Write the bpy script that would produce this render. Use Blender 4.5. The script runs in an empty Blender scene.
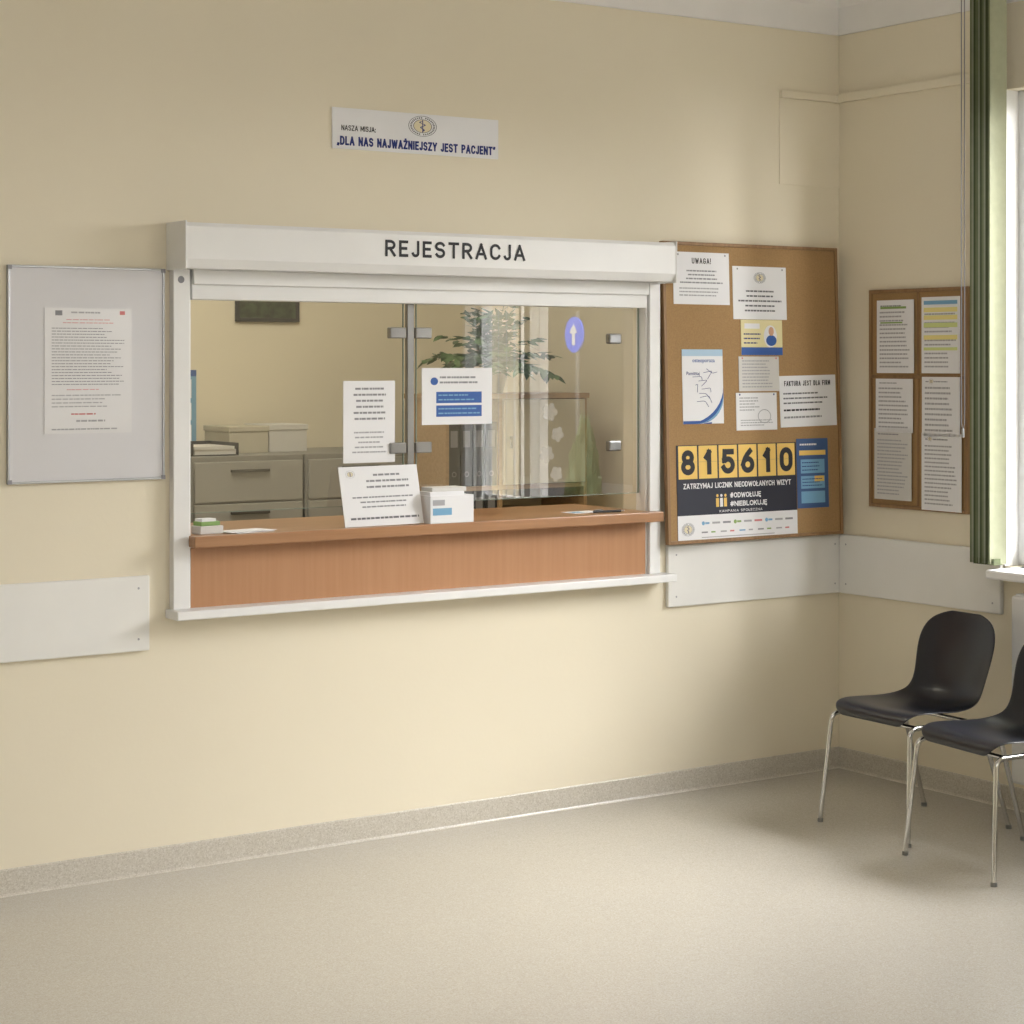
import bpy, bmesh, math, random
from mathutils import Matrix, Vector
random.seed(7)
S=bpy.context.scene
COL=S.collection
S.view_settings.view_transform='Standard'
S.view_settings.look='None'
S.view_settings.exposure=0.0

# ---------------------------------------------------------------- materials
def lin(c):
    c=c/255.0
    return c/12.92 if c<=0.04045 else ((c+0.055)/1.055)**2.4
def rgb(r,g,b): return (lin(r),lin(g),lin(b),1.0)
MC={}
def mat(name,col,rough=0.6,metal=0.0,var=0.06,scale=6.0,bump=0.0,bscale=200.0,spec=0.5,coat=0.0,trans=0.0,alpha=1.0):
    if name in MC: return MC[name]
    m=bpy.data.materials.new(name); m.use_nodes=True
    nt=m.node_tree; b=nt.nodes['Principled BSDF']
    b.inputs['Roughness'].default_value=rough; b.inputs['Metallic'].default_value=metal
    b.inputs['Specular IOR Level'].default_value=spec
    b.inputs['Coat Weight'].default_value=coat
    b.inputs['Alpha'].default_value=alpha
    tc=nt.nodes.new('ShaderNodeTexCoord')
    n=nt.nodes.new('ShaderNodeTexNoise'); n.inputs['Scale'].default_value=scale; n.inputs['Detail'].default_value=4
    r=nt.nodes.new('ShaderNodeValToRGB')
    c=rgb(*col)
    r.color_ramp.elements[0].position=0.3; r.color_ramp.elements[1].position=0.7
    r.color_ramp.elements[0].color=(c[0]*(1-var),c[1]*(1-var),c[2]*(1-var),1)
    r.color_ramp.elements[1].color=(min(1,c[0]*(1+var)),min(1,c[1]*(1+var)),min(1,c[2]*(1+var)),1)
    nt.links.new(tc.outputs['Object'],n.inputs['Vector'])
    nt.links.new(n.outputs['Fac'],r.inputs['Fac'])
    nt.links.new(r.outputs['Color'],b.inputs['Base Color'])
    if bump>0:
        n2=nt.nodes.new('ShaderNodeTexNoise'); n2.inputs['Scale'].default_value=bscale
        bp=nt.nodes.new('ShaderNodeBump'); bp.inputs['Strength'].default_value=bump; bp.inputs['Distance'].default_value=0.002
        nt.links.new(tc.outputs['Object'],n2.inputs['Vector'])
        nt.links.new(n2.outputs['Fac'],bp.inputs['Height'])
        nt.links.new(bp.outputs['Normal'],b.inputs['Normal'])
    if trans>0:
        t=nt.nodes.new('ShaderNodeBsdfTranslucent'); mx=nt.nodes.new('ShaderNodeMixShader'); mx.inputs[0].default_value=trans
        nt.links.new(r.outputs['Color'],t.inputs['Color'])
        o=nt.nodes['Material Output']
        nt.links.new(b.outputs[0],mx.inputs[1]); nt.links.new(t.outputs[0],mx.inputs[2]); nt.links.new(mx.outputs[0],o.inputs[0])
    MC[name]=m; return m
def speckle(name,base,darkc,lightc,rough,scale,coat=0.0):
    m=bpy.data.materials.new(name); m.use_nodes=True
    nt=m.node_tree; b=nt.nodes['Principled BSDF']; b.inputs['Roughness'].default_value=rough
    b.inputs['Coat Weight'].default_value=coat; b.inputs['Coat Roughness'].default_value=0.2
    tc=nt.nodes.new('ShaderNodeTexCoord')
    v=nt.nodes.new('ShaderNodeTexVoronoi'); v.inputs['Scale'].default_value=scale
    r=nt.nodes.new('ShaderNodeValToRGB'); r.color_ramp.interpolation='CONSTANT'
    e=r.color_ramp.elements
    e[0].position=0; e[0].color=rgb(*darkc)
    e[1].position=0.2; e[1].color=rgb(*base)
    x=e.new(0.8); x.color=rgb(*lightc)
    nt.links.new(tc.outputs['Object'],v.inputs['Vector'])
    sp=nt.nodes.new('ShaderNodeSeparateColor')
    nt.links.new(v.outputs['Color'],sp.inputs['Color'])
    nt.links.new(sp.outputs['Red'],r.inputs['Fac'])
    n=nt.nodes.new('ShaderNodeTexNoise'); n.inputs['Scale'].default_value=1.3; n.inputs['Detail'].default_value=5
    mr=nt.nodes.new('ShaderNodeMapRange'); mr.inputs['To Min'].default_value=0.97; mr.inputs['To Max'].default_value=1.03
    nt.links.new(tc.outputs['Object'],n.inputs['Vector']); nt.links.new(n.outputs['Fac'],mr.inputs['Value'])
    mx=nt.nodes.new('ShaderNodeMix'); mx.data_type='RGBA'; mx.blend_type='MULTIPLY'; mx.inputs['Factor'].default_value=1
    nt.links.new(r.outputs['Color'],mx.inputs['A']); nt.links.new(mr.outputs['Result'],mx.inputs['B'])
    nt.links.new(mx.outputs['Result'],b.inputs['Base Color'])
    MC[name]=m; return m
def wood(name,c1,c2,axis='X',rough=0.4):
    m=bpy.data.materials.new(name); m.use_nodes=True
    nt=m.node_tree; b=nt.nodes['Principled BSDF']; b.inputs['Roughness'].default_value=rough
    tc=nt.nodes.new('ShaderNodeTexCoord'); mp=nt.nodes.new('ShaderNodeMapping')
    mp.inputs['Scale'].default_value=(2,40,40) if axis=='X' else (40,40,2)
    n=nt.nodes.new('ShaderNodeTexNoise'); n.inputs['Scale'].default_value=1.6; n.inputs['Detail'].default_value=6
    r=nt.nodes.new('ShaderNodeValToRGB')
    r.color_ramp.elements[0].position=0.3; r.color_ramp.elements[1].position=0.7
    r.color_ramp.elements[0].color=rgb(*c1); r.color_ramp.elements[1].color=rgb(*c2)
    nt.links.new(tc.outputs['Object'],mp.inputs['Vector']); nt.links.new(mp.outputs['Vector'],n.inputs['Vector'])
    nt.links.new(n.outputs['Fac'],r.inputs['Fac']); nt.links.new(r.outputs['Color'],b.inputs['Base Color'])
    MC[name]=m; return m
def glassmat(name,refl=0.12,tint=(0.97,0.98,0.96)):
    m=bpy.data.materials.new(name); m.use_nodes=True
    nt=m.node_tree; nt.nodes.clear()
    o=nt.nodes.new('ShaderNodeOutputMaterial'); t=nt.nodes.new('ShaderNodeBsdfTransparent'); g=nt.nodes.new('ShaderNodeBsdfGlossy')
    g.inputs['Roughness'].default_value=0.0
    t.inputs['Color'].default_value=(*tint,1)
    lw=nt.nodes.new('ShaderNodeFresnel'); lw.inputs['IOR'].default_value=1.5
    mu=nt.nodes.new('ShaderNodeMath'); mu.operation='MULTIPLY_ADD'; mu.inputs[1].default_value=1.5; mu.inputs[2].default_value=refl
    mx=nt.nodes.new('ShaderNodeMixShader')
    nt.links.new(lw.outputs[0],mu.inputs[0]); nt.links.new(mu.outputs[0],mx.inputs[0])
    nt.links.new(t.outputs[0],mx.inputs[1]); nt.links.new(g.outputs[0],mx.inputs[2]); nt.links.new(mx.outputs[0],o.inputs[0])
    MC[name]=m; return m

M_wall=mat('wall_paint_cream',(233,224,202),0.75,var=0.015,scale=1.2,bump=0.12,bscale=60)
M_ceil=mat('ceiling_paint',(236,234,231),0.8,var=0.02)
M_floor=speckle('floor_vinyl_speckled',(192,187,177),(184,178,167),(200,195,187),0.26,300,0.5)
M_base=speckle('baseboard_vinyl_speckled',(200,194,182),(187,180,167),(210,205,195),0.3,260)
M_white=mat('white_coated_metal',(236,236,235),0.4,var=0.015)
M_guard=mat('white_laminate',(235,234,230),0.45,var=0.015)
M_alu=mat('aluminium',(180,182,186),0.35,0.7,var=0.03)
M_steel=mat('steel_brushed',(150,150,150),0.3,0.9,var=0.03)
M_chrome=mat('chrome',(205,205,205),0.12,1.0,var=0.01)
M_wbd=mat('whiteboard_surface',(214,213,216),0.35,var=0.01)
M_paper=mat('paper_white',(235,235,237),0.7,var=0.01)
M_paper2=mat('paper_grey_white',(214,212,208),0.7,var=0.01)
M_cork=mat('cork',(164,131,89),0.85,var=0.10,scale=180,bump=0.3,bscale=300)
M_frame=wood('cork_frame_wood',(134,102,68),(154,120,82),'Z',0.5)
M_woodf=wood('beech_laminate_front',(180,132,94),(186,139,101),'Z',0.42)
M_woodt=wood('beech_laminate_top',(162,119,84),(176,132,96),'X',0.3)
M_woods=wood('beech_shelf',(172,142,106),(188,158,122),'X',0.45)
M_black=mat('black_plastic',(13,17,30),0.3,var=0.08,bump=0.05,bscale=400,coat=0.15)
M_ink=mat('ink_black',(34,34,40),0.6,var=0)
M_inkd=mat('ink_dark_grey',(104,104,110),0.6,var=0)
M_inkg=mat('ink_grey',(142,142,147),0.7,var=0)
M_inkl=mat('ink_light_grey',(170,170,174),0.7,var=0)
M_navy=mat('ink_navy',(28,46,120),0.6,var=0)
M_blue=mat('ink_blue',(48,92,165),0.6,var=0)
M_lblue=mat('ink_light_blue',(120,170,205),0.6,var=0)
M_red=mat('ink_red',(208,124,124),0.6,var=0)
M_yel=mat('ink_yellow',(238,200,108),0.6,var=0)
M_gold=mat('ink_gold',(205,175,110),0.6,var=0)
M_embl=mat('ink_pale_gold',(226,216,184),0.6,var=0)
M_green=mat('ink_green',(140,170,100),0.6,var=0)
M_pnavy=mat('poster_dark_navy',(30,33,50),0.45,var=0.02)
M_cab=mat('cabinet_grey_metal',(138,136,130),0.5,var=0.02)
M_cabd=mat('cabinet_drawer_metal',(160,158,152),0.45,var=0.02)
M_cab2=mat('cabinet_handle_metal',(95,93,88),0.4,0.4,var=0.02)
M_card=mat('cardboard_cream',(196,190,172),0.7,var=0.03)
M_dgrey=mat('dark_grey_board',(52,54,58),0.5,var=0.04)
M_leaf=mat('leaf_green',(78,112,64),0.5,var=0.25,scale=9)
M_leafd=mat('leaf_dark_green',(48,68,40),0.6,var=0.25,scale=5)
M_pot=mat('ceramic_pot',(190,182,170),0.4,var=0.03)
M_blind=mat('blind_fabric_green',(126,133,98),0.8,var=0.05,scale=30,trans=0.05)
M_blindd=mat('blind_fabric_dark_green',(86,94,64),0.8,var=0.05,scale=30,trans=0.03)
M_blindl=mat('blind_fabric_light_green',(168,171,144),0.8,var=0.05,scale=30,trans=0.06)
M_win=mat('window_frame_white',(240,240,240),0.35,var=0.01)
M_sheer=mat('white_blind_fabric',(238,238,236),0.8,var=0.02,trans=0.4)
M_glass=glassmat('pane_glass',0.125)
M_reflpaint=mat('painted_reflection_white',(240,240,240),0.8,var=0.01,alpha=0.22)  # see-through white for the painted curtain reflection
M_reflpanel=mat('reflection_panel_pale',(210,204,188),0.5,var=0.02)  # tone of the added panel behind the painted flowers
M_stap=mat('green_card',(130,165,95),0.5,var=0.03)
M_gedge=mat('glass_edge',(130,145,134),0.2,var=0.02)
M_glide=mat('glide_grey',(120,120,118),0.5,var=0.02)
M_tv=mat('picture_forest',(56,70,50),0.35,var=0.85,scale=22)

# ---------------------------------------------------------------- builders
def link(o): COL.objects.link(o); return o
def meshobj(name,bm,m=None,parent=None,smooth=False):
    me=bpy.data.meshes.new(name); bm.to_mesh(me); bm.free()
    if smooth:
        for p in me.polygons: p.use_smooth=True
    o=bpy.data.objects.new(name,me); link(o)
    if m: me.materials.append(m)
    if parent: o.parent=parent
    return o
def add_box(bm,x0,x1,y0,y1,z0,z1):
    vs=[bm.verts.new((x,y,z)) for x in (x0,x1) for y in (y0,y1) for z in (z0,z1)]
    for f in [(0,1,3,2),(4,6,7,5),(0,4,5,1),(2,3,7,6),(0,2,6,4),(1,5,7,3)]: bm.faces.new([vs[i] for i in f])
def boxes(name,lst,m,parent=None,bevel=0.0,seg=2):
    c=[(min(l[2*i] for l in lst)+max(l[2*i+1] for l in lst))/2 for i in range(3)]
    bm=bmesh.new()
    for l in lst:
        add_box(bm,l[0]-c[0],l[1]-c[0],l[2]-c[1],l[3]-c[1],l[4]-c[2],l[5]-c[2])
    bmesh.ops.recalc_face_normals(bm,faces=bm.faces)
    o=meshobj(name,bm,m,parent); o.location=c
    if bevel>0:
        b=o.modifiers.new('bevel','BEVEL'); b.width=bevel; b.segments=seg; b.limit_method='ANGLE'
    return o
def box(name,x0,x1,y0,y1,z0,z1,m,parent=None,bevel=0.0): return boxes(name,[(x0,x1,y0,y1,z0,z1)],m,parent,bevel)
def frame_rects(u0,u1,v0,v1,t):
    """four butt-jointed bars of a rectangular frame (no overlapping corners)"""
    return [(u0,u0+t,v0,v1),(u1-t,u1,v0,v1),(u0+t,u1-t,v0,v0+t),(u0+t,u1-t,v1-t,v1)]
def root(name,label,cat,loc=(0,0,0),rz=0.0,group=None):
    o=bpy.data.objects.new(name,None); o.empty_display_size=0.1; link(o)
    o.location=loc; o.rotation_euler=(0,0,rz); tag(o,label,cat,group); return o
def tag(o,label,cat,group=None):
    o['label']=label; o['category']=cat
    if group: o['group']=group
    return o
def struct(o): o['kind']='structure'; return o
def rounded(pts,r,n=6):
    out=[Vector(pts[0])]
    for i in range(1,len(pts)-1):
        p0,p,p1=Vector(pts[i-1]),Vector(pts[i]),Vector(pts[i+1])
        a=(p0-p); b=(p1-p); rr=min(r,a.length*0.45,b.length*0.45)
        A=p+a.normalized()*rr; B=p+b.normalized()*rr
        for k in range(n+1):
            t=k/n; out.append(A*(1-t)**2+p*2*t*(1-t)+B*t*t)
    out.append(Vector(pts[-1])); return out
def tube(name,pts,rad,m,parent=None,r=0.05):
    cu=bpy.data.curves.new(name,'CURVE'); cu.dimensions='3D'; cu.bevel_depth=rad; cu.bevel_resolution=3; cu.use_fill_caps=True
    P=rounded(pts,r) if len(pts)>2 else [Vector(p) for p in pts]
    sp=cu.splines.new('POLY'); sp.points.add(len(P)-1)
    for i,p in enumerate(P): sp.points[i].co=(*p,1)
    t=bpy.data.objects.new('t',cu); link(t)
    dg=bpy.context.evaluated_depsgraph_get(); me=bpy.data.meshes.new_from_object(t.evaluated_get(dg))
    bpy.data.objects.remove(t); bpy.data.curves.remove(cu)
    for p in me.polygons: p.use_smooth=True
    me.materials.clear(); me.materials.append(m); me.name=name
    o=bpy.data.objects.new(name,me); link(o)
    if parent: o.parent=parent
    return o
def textmesh(s,offset=0.0):
    cu=bpy.data.curves.new('t','FONT'); cu.body=s; cu.size=1; cu.offset=offset; cu.resolution_u=3
    t=bpy.data.objects.new('t',cu); link(t)
    dg=bpy.context.evaluated_depsgraph_get(); me=bpy.data.meshes.new_from_object(t.evaluated_get(dg))
    bpy.data.objects.remove(t); bpy.data.curves.remove(cu); return me
def smalltext(parent,s,x0,x1,z0,z1,m,y=-0.0018,offset=0.01,name='lettering'):
    me=textmesh(s,offset)
    xs=[v.co.x for v in me.vertices]; ys=[v.co.y for v in me.vertices]
    ax,bx,ay,by=min(xs),max(xs),min(ys),max(ys)
    for v in me.vertices:
        v.co=Vector(((v.co.x-ax)/(bx-ax)*(x1-x0)-(x1-x0)/2,0,(v.co.y-ay)/(by-ay)*(z1-z0)-(z1-z0)/2))
    me.materials.clear(); me.materials.append(m); me.name=name
    o=bpy.data.objects.new(name,me); link(o); o.parent=parent; o.location=((x0+x1)/2,y,(z0+z1)/2)
    return o
# ---- sign-writer's grotesque capitals drawn as strokes of even width
def arc(cx,cy,rx,ry,a0,a1):
    n=max(2,int(abs(a1-a0)/15)); return [(cx+rx*math.cos(math.radians(a0+(a1-a0)*i/n)),cy+ry*math.sin(math.radians(a0+(a1-a0)*i/n))) for i in range(n+1)]
_E=[[(.42,1),(0,1),(0,0),(.42,0)],[(0,.52),(.36,.52)]]
_L=[[(0,1),(0,0),(.4,0)]]
_Z=[[(0,1),(.48,1),(0,0),(.48,0)]]
_P=[[(0,0),(0,1)],[(0,1),(.22,1)]+arc(.24,.74,.25,.26,90,-90)+[(0,.48)]]
GL={' ':(.22,[]),'A':(.6,[[(0,0),(.3,1)],[(.6,0),(.3,1)],[(.11,.3),(.49,.3)]]),
'B':(.52,[[(0,0),(0,1)],[(0,1),(.22,1)]+arc(.24,.76,.23,.24,90,-90)+[(0,.52)],[(0,.52),(.22,.52)]+arc(.26,.26,.26,.26,90,-90)+[(0,0)]]),
'C':(.54,[arc(.28,.66,.28,.34,25,180)+arc(.28,.34,.28,.34,180,335)]),
'D':(.54,[[(0,0),(0,1)],[(0,1),(.18,1)]+arc(.2,.62,.34,.38,90,0)+arc(.2,.38,.34,.38,0,-90)+[(0,0)]]),
'E':(.42,_E),'F':(.42,[[(.42,1),(0,1),(0,0)],[(0,.5),(.36,.5)]]),
'G':(.56,[arc(.28,.66,.28,.34,25,180)+arc(.28,.34,.28,.34,180,350)+[(.56,.46),(.32,.46)]]),
'H':(.52,[[(0,0),(0,1)],[(.52,0),(.52,1)],[(0,.52),(.52,.52)]]),
'I':(0,[[(0,0),(0,1)]]),'J':(.34,[[(.34,1),(.34,.24)]+arc(.17,.2,.17,.2,0,-165)]),
'K':(.5,[[(0,0),(0,1)],[(.47,1),(0,.38)],[(.15,.58),(.5,0)]]),'L':(.4,_L),
'M':(.68,[[(0,0),(0,1)],[(0,1),(.34,.25)],[(.34,.25),(.68,1)],[(.68,1),(.68,0)]]),
'N':(.52,[[(0,0),(0,1)],[(0,1),(.52,0)],[(.52,0),(.52,1)]]),
'O':(.62,[arc(.31,.6,.31,.4,0,180)+arc(.31,.4,.31,.4,180,360)+[(.62,.6)]]),
'P':(.49,_P),'R':(.5,_P+[[(.22,.48),(.5,0)]]),
'S':(.5,[arc(.25,.76,.25,.24,25,270)+arc(.25,.26,.25,.26,90,-155)]),
'T':(.54,[[(0,1),(.54,1)],[(.27,1),(.27,0)]]),'U':(.52,[[(0,1),(0,.28)]+arc(.26,.26,.26,.26,180,360)+[(.52,1)]]),
'W':(.84,[[(0,1),(.2,0)],[(.2,0),(.42,.9)],[(.42,.9),(.64,0)],[(.64,0),(.84,1)]]),
'Y':(.54,[[(0,1),(.27,.45)],[(.54,1),(.27,.45)],[(.27,.45),(.27,0)]]),'Z':(.48,_Z),
'Ż':(.48,_Z+[[(.21,1.28),(.27,1.28)]]),'Ł':(.4,_L+[[(-.10,.38),(.24,.64)]]),'Ę':(.42,_E+[[(.34,0),(.26,-.16),(.38,-.2)]]),
'#':(.6,[[(.15,0),(.25,1)],[(.38,0),(.48,1)],[(.02,.68),(.6,.68)],[(0,.33),(.58,.33)]]),
'!':(0,[[(0,1),(0,.36)],[(0,.05),(0,0)]]),':':(0,[[(0,.62),(0,.57)],[(0,.05),(0,0)]]),
'„':(.14,[[(.02,.06),(-.03,-.1)],[(.16,.06),(.11,-.1)]]),'”':(.14,[[(.02,1.0),(-.03,.84)],[(.16,1.0),(.11,.84)]]),
'0':(.5,[arc(.25,.66,.25,.34,0,180)+arc(.25,.34,.25,.34,180,360)+[(.5,.66)]]),
'1':(.22,[[(0,.76),(.2,1)],[(.2,1),(.2,0)]]),
'5':(.48,[[(.44,1),(.07,1),(.04,.56)]+arc(.23,.31,.25,.31,118,-155)]),
'6':(.5,[arc(.25,.3,.25,.3,0,360),[(.38,1),(.22,.82),(.09,.6),(.0,.34)]]),
'8':(.5,[arc(.25,.76,.21,.24,0,360),arc(.25,.27,.25,.27,0,360)])}
def lettering(parent,s,x0,x1,z0,z1,m,y=-0.0018,weight=0.15,gap=0.14,name='lettering'):
    H=z1-z0; t=H*weight; hh=H-t; g=H*gap
    gl=[GL[c] for c in s]
    W=x1-x0; n=len(s)
    units=sum(q[0] for q in gl); sx=(W-(n-1)*g-n*t)/max(units,0.01)
    bm=bmesh.new(); cx=x0+t/2; zc=(z0+z1)/2; xc=(x0+x1)/2
    for w_,strokes in gl:
        k=0
        for st in strokes:
            parts=[]; cur=[st[0]]
            for i in range(1,len(st)):
                cur.append(st[i])
                if i<len(st)-1:
                    a=Vector((st[i][0]-st[i-1][0],st[i][1]-st[i-1][1])); b=Vector((st[i+1][0]-st[i][0],st[i+1][1]-st[i][1]))
                    if a.length>1e-6 and b.length>1e-6 and abs(a.angle(b))>0.75: parts.append(cur); cur=[st[i]]
            parts.append(cur)
            for pt in parts:
                P=[Vector((cx+p[0]*sx-xc,z0+t/2+p[1]*hh-zc)) for p in pt]
                Q=[P[0]]
                for p in P[1:]:
                    if (p-Q[-1]).length>1e-6: Q.append(p)
                if len(Q)<2: continue
                closed=len(Q)>5 and (Q[0]-Q[-1]).length<H*0.03
                if not closed:
                    Q[0]=Q[0]-(Q[1]-Q[0]).normalized()*t*0.5; Q[-1]=Q[-1]+(Q[-1]-Q[-2]).normalized()*t*0.5
                prev=None; N=len(Q)
                for i in range(N):
                    if closed and i in (0,N-1): d=(Q[1]-Q[0]).normalized()+(Q[-1]-Q[-2]).normalized()
                    else: d=(Q[min(N-1,i+1)]-Q[i]).normalized()*(1 if i<N-1 else 0)+(Q[i]-Q[max(0,i-1)]).normalized()*(1 if i>0 else 0)
                    d=d.normalized(); nn=Vector((-d.y,d.x))*t*0.5
                    a=bm.verts.new((Q[i].x+nn.x,-k*1.5e-5,Q[i].y+nn.y)); b=bm.verts.new((Q[i].x-nn.x,-k*1.5e-5,Q[i].y-nn.y))
                    if prev: bm.faces.new((prev[0],prev[1],b,a))
                    prev=(a,b)
                k+=1
        cx+=w_*sx+t+g
    o=meshobj(name,bm,m,parent); o.location=(xc,y,zc); return o
def quads(name,rects,m,parent,y=-0.0016):
    bm=bmesh.new()
    for (x0,x1,z0,z1) in rects:
        bm.faces.new([bm.verts.new(p) for p in ((x0,0,z0),(x1,0,z0),(x1,0,z1),(x0,0,z1))])
    o=meshobj(name,bm,m,parent); o.location=(0,y,0); return o
def ellipse(name,cx,cz,rx,rz_,m,parent,y=-0.0018,inner=0.0,n=40):
    bm=bmesh.new()
    o_=[bm.verts.new((rx*math.cos(2*math.pi*i/n),0,rz_*math.sin(2*math.pi*i/n))) for i in range(n)]
    if inner>0:
        i_=[bm.verts.new((rx*inner*math.cos(2*math.pi*i/n),0,rz_*inner*math.sin(2*math.pi*i/n))) for i in range(n)]
        for i in range(n): bm.faces.new((o_[i],o_[(i+1)%n],i_[(i+1)%n],i_[i]))
    else: bm.faces.new(o_)
    o=meshobj(name,bm,m,parent); o.location=(cx,y,cz); return o
def emblem(parent,cx,cz,r,flat=0.75,y=0.0,m=None,ink=None):
    m=m or M_embl; ink=ink or M_inkd
    ellipse('emblem_disc',cx,cz,r,r*flat,M_paper,parent,y-0.0016)
    ellipse('emblem_ring',cx,cz,r,r*flat,ink,parent,y-0.0019,0.96)
    ellipse('emblem_center',cx,cz,r*0.66,r*flat*0.66,m,parent,y-0.0018)
    ellipse('emblem_ring',cx,cz,r*0.66,r*flat*0.66,ink,parent,y-0.0020,0.93)
    if r>0.025:
        bm=bmesh.new()
        for i in range(34):
            if i in (8,25): continue
            a=2*math.pi*i/34; da=0.055
            bm.faces.new([bm.verts.new((r*k*math.cos(b),0,r*flat*k*math.sin(b))) for k,b in ((0.74,a-da),(0.88,a-da),(0.88,a+da),(0.74,a+da))])
        o=meshobj('emblem_lettering',bm,ink,parent); o.location=(cx,y-0.0020,cz)
    n=24; q=r*flat
    bm=bmesh.new(); prev=None
    for i in range(n+1):
        t=i/n; zz=-0.5*q+t*0.98*q; xx=math.sin(t*math.pi*4)*r*0.22*(0.4+0.6*t)
        a=bm.verts.new((xx-r*0.05,0,zz)); b=bm.verts.new((xx+r*0.05,0,zz))
        if prev: bm.faces.new((prev[0],prev[1],b,a))
        prev=(a,b)
    bm.faces.new([bm.verts.new(p) for p in ((-r*0.03,-0.0002,-0.62*q),(r*0.03,-0.0002,-0.62*q),(r*0.03,-0.0002,0.6*q),(-r*0.03,-0.0002,0.6*q))])
    o=meshobj('emblem_staff',bm,M_navy,parent); o.location=(cx,y-0.0022,cz)
WB=Matrix.Identity(4)
WR=Matrix.Rotation(-math.pi/2,4,'Z')
def sheet(name,label,cat,frame,u0,u1,v0,v1,m,out=0.0,th=0.002,rot=0.0,group=None):
    """a thin flat thing hung on a wall frame (u to the side, v up, out of the wall)"""
    w,h=u1-u0,v1-v0
    bm=bmesh.new(); add_box(bm,-w/2,w/2,-th/2,th/2,-h/2,h/2); bmesh.ops.recalc_face_normals(bm,faces=bm.faces)
    o=meshobj(name,bm,m)
    o.matrix_world=frame@Matrix.Translation(((u0+u1)/2,-out-th/2,(v0+v1)/2))@Matrix.Rotation(rot,4,'Y')
    tag(o,label,cat,group); o['w']=w; o['h']=h
    return o
def F(o,a,b,c,d):
    """fractions from the top-left corner -> local rectangle x0,x1,z0,z1"""
    w,h=o['w'],o['h']; return (-w/2+a*w,-w/2+c*w,h/2-d*h,h/2-b*h)
def txt(o,s,a,b,c,d,m,**k): return lettering(o,s,*F(o,a,b,c,d),m,**k)
def rect(o,a,b,c,d,m,name='printed_block',y=-0.0014): return quads(name,[F(o,a,b,c,d)],m,o,y)
def lines(o,a,b,c,d,n,m,fill=0.5,ragged=True,center=False,ww=0.055,name='printed_text'):
    """fine print too small to read: word strokes"""
    rs=[]; H=(d-b)/n; fill*=0.72
    for i in range(n):
        x=a; end=c if not ragged else a+(c-a)*random.uniform(0.7,1.0)
        if center:
            L=(c-a)*random.uniform(0.55,1.0); x=(a+c)/2-L/2; end=x+L
        while x<end-0.01:
            L=min(random.uniform(ww*0.4,ww*1.6),end-x)
            z=b+i*H; rs.append(F(o,x,z+H*(1-fill)/2,x+L*0.84,z+H*(1+fill)/2)); x+=L
    return quads(name,rs,m,o,-0.0015)

# ---------------------------------------------------------------- setting
X0,Y0=-8.6,-9.2           # far corner of the waiting room
ZC=3.30; OX0,OX1,OZ0,OZ1=-2.985,-1.03,0.86,2.02
T=0.14
struct(boxes('wall_back',[(X0,OX0,0,T,0,ZC),(OX1,0.35,0,T,0,ZC),(OX0,OX1,0,T,0,OZ0),(OX0,OX1,0,T,OZ1,ZC)],M_wall))
WY0,WY1,WZ0,WZ1=-2.85,-0.91,0.92,2.74
V0,V1=-8.9,-6.7
struct(boxes('wall_right',[(0,0.35,WY1,0,0,ZC),(0,0.35,V1,WY0,0,ZC),(0,0.35,Y0,V0,0,ZC),
   (0,0.35,WY0,WY1,0,WZ0),(0,0.35,WY0,WY1,WZ1,ZC),(0,0.35,V0,V1,0,WZ0),(0,0.35,V0,V1,WZ1,ZC)],M_wall))
struct(box('wall_left',X0-0.15,X0,Y0,0.14,0,ZC,M_wall))
struct(box('wall_front',X0-0.15,0.35,Y0-0.15,Y0,0,ZC,M_wall))
struct(box('wall_office_back',-4.0,0.45,3.0,3.15,0,ZC,M_wall))
struct(box('wall_office_left',-4.15,-4.0,T,3.15,0,ZC,M_wall))
struct(box('wall_office_right',0.35,0.5,0.0,3.15,0,ZC,M_wall))
struct(box('floor',X0-0.15,0.35,Y0-0.15,3.15,-0.1,0,M_floor))
struct(box('ceiling',X0-0.15,0.5,Y0-0.15,3.15,ZC,ZC+0.1,M_ceil))
def extrude_profile(name,prof,axis,m):
    bm=bmesh.new(); L=8.6 if axis=='x' else 9.2; A=[];B_=[]
    for d,z in prof:
        if axis=='x': A.append(bm.verts.new((-L,-d,z))); B_.append(bm.verts.new((0,-d,z)))
        else: A.append(bm.verts.new((-d,-L,z))); B_.append(bm.verts.new((-d,0,z)))
    k=len(prof)
    for i in range(k): bm.faces.new((A[i],A[(i+1)%k],B_[(i+1)%k],B_[i]))
    bm.faces.new(A); bm.faces.new(B_[::-1]); bmesh.ops.recalc_face_normals(bm,faces=bm.faces)
    struct(meshobj(name,bm,m))
R=0.22
pc=[(0,ZC),(0.0,ZC-R-0.012),(0.012,ZC-R-0.012),(0.012,ZC-R)]+[(R*(1-math.cos(a)),ZC-R*(1-math.sin(a))) for a in [math.pi/2*i/10 for i in range(3,11)]]
extrude_profile('trim_1',pc,'x',M_ceil); extrude_profile('trim_2',pc,'y',M_ceil)
# vinyl upstand skirting with a tight radius at its foot
ps=[(0,0),(0.016,0),(0.011,0.003),(0.008,0.008),(0.007,0.082),(0.004,0.086),(0,0.086)]
extrude_profile('baseboard_back',ps,'x',M_base); extrude_profile('baseboard_right',ps,'y',M_base)
# shallow boxed step running round the corner
struct(boxes('trim_3',[(-0.335,0,-0.018,0,2.785,2.815),(-0.335,0,-0.005,0,2.43,2.785)],M_wall,bevel=0.002))
struct(boxes('trim_4',[(-0.022,0,-0.80,0,2.785,2.82)],M_wall,bevel=0.002))
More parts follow.
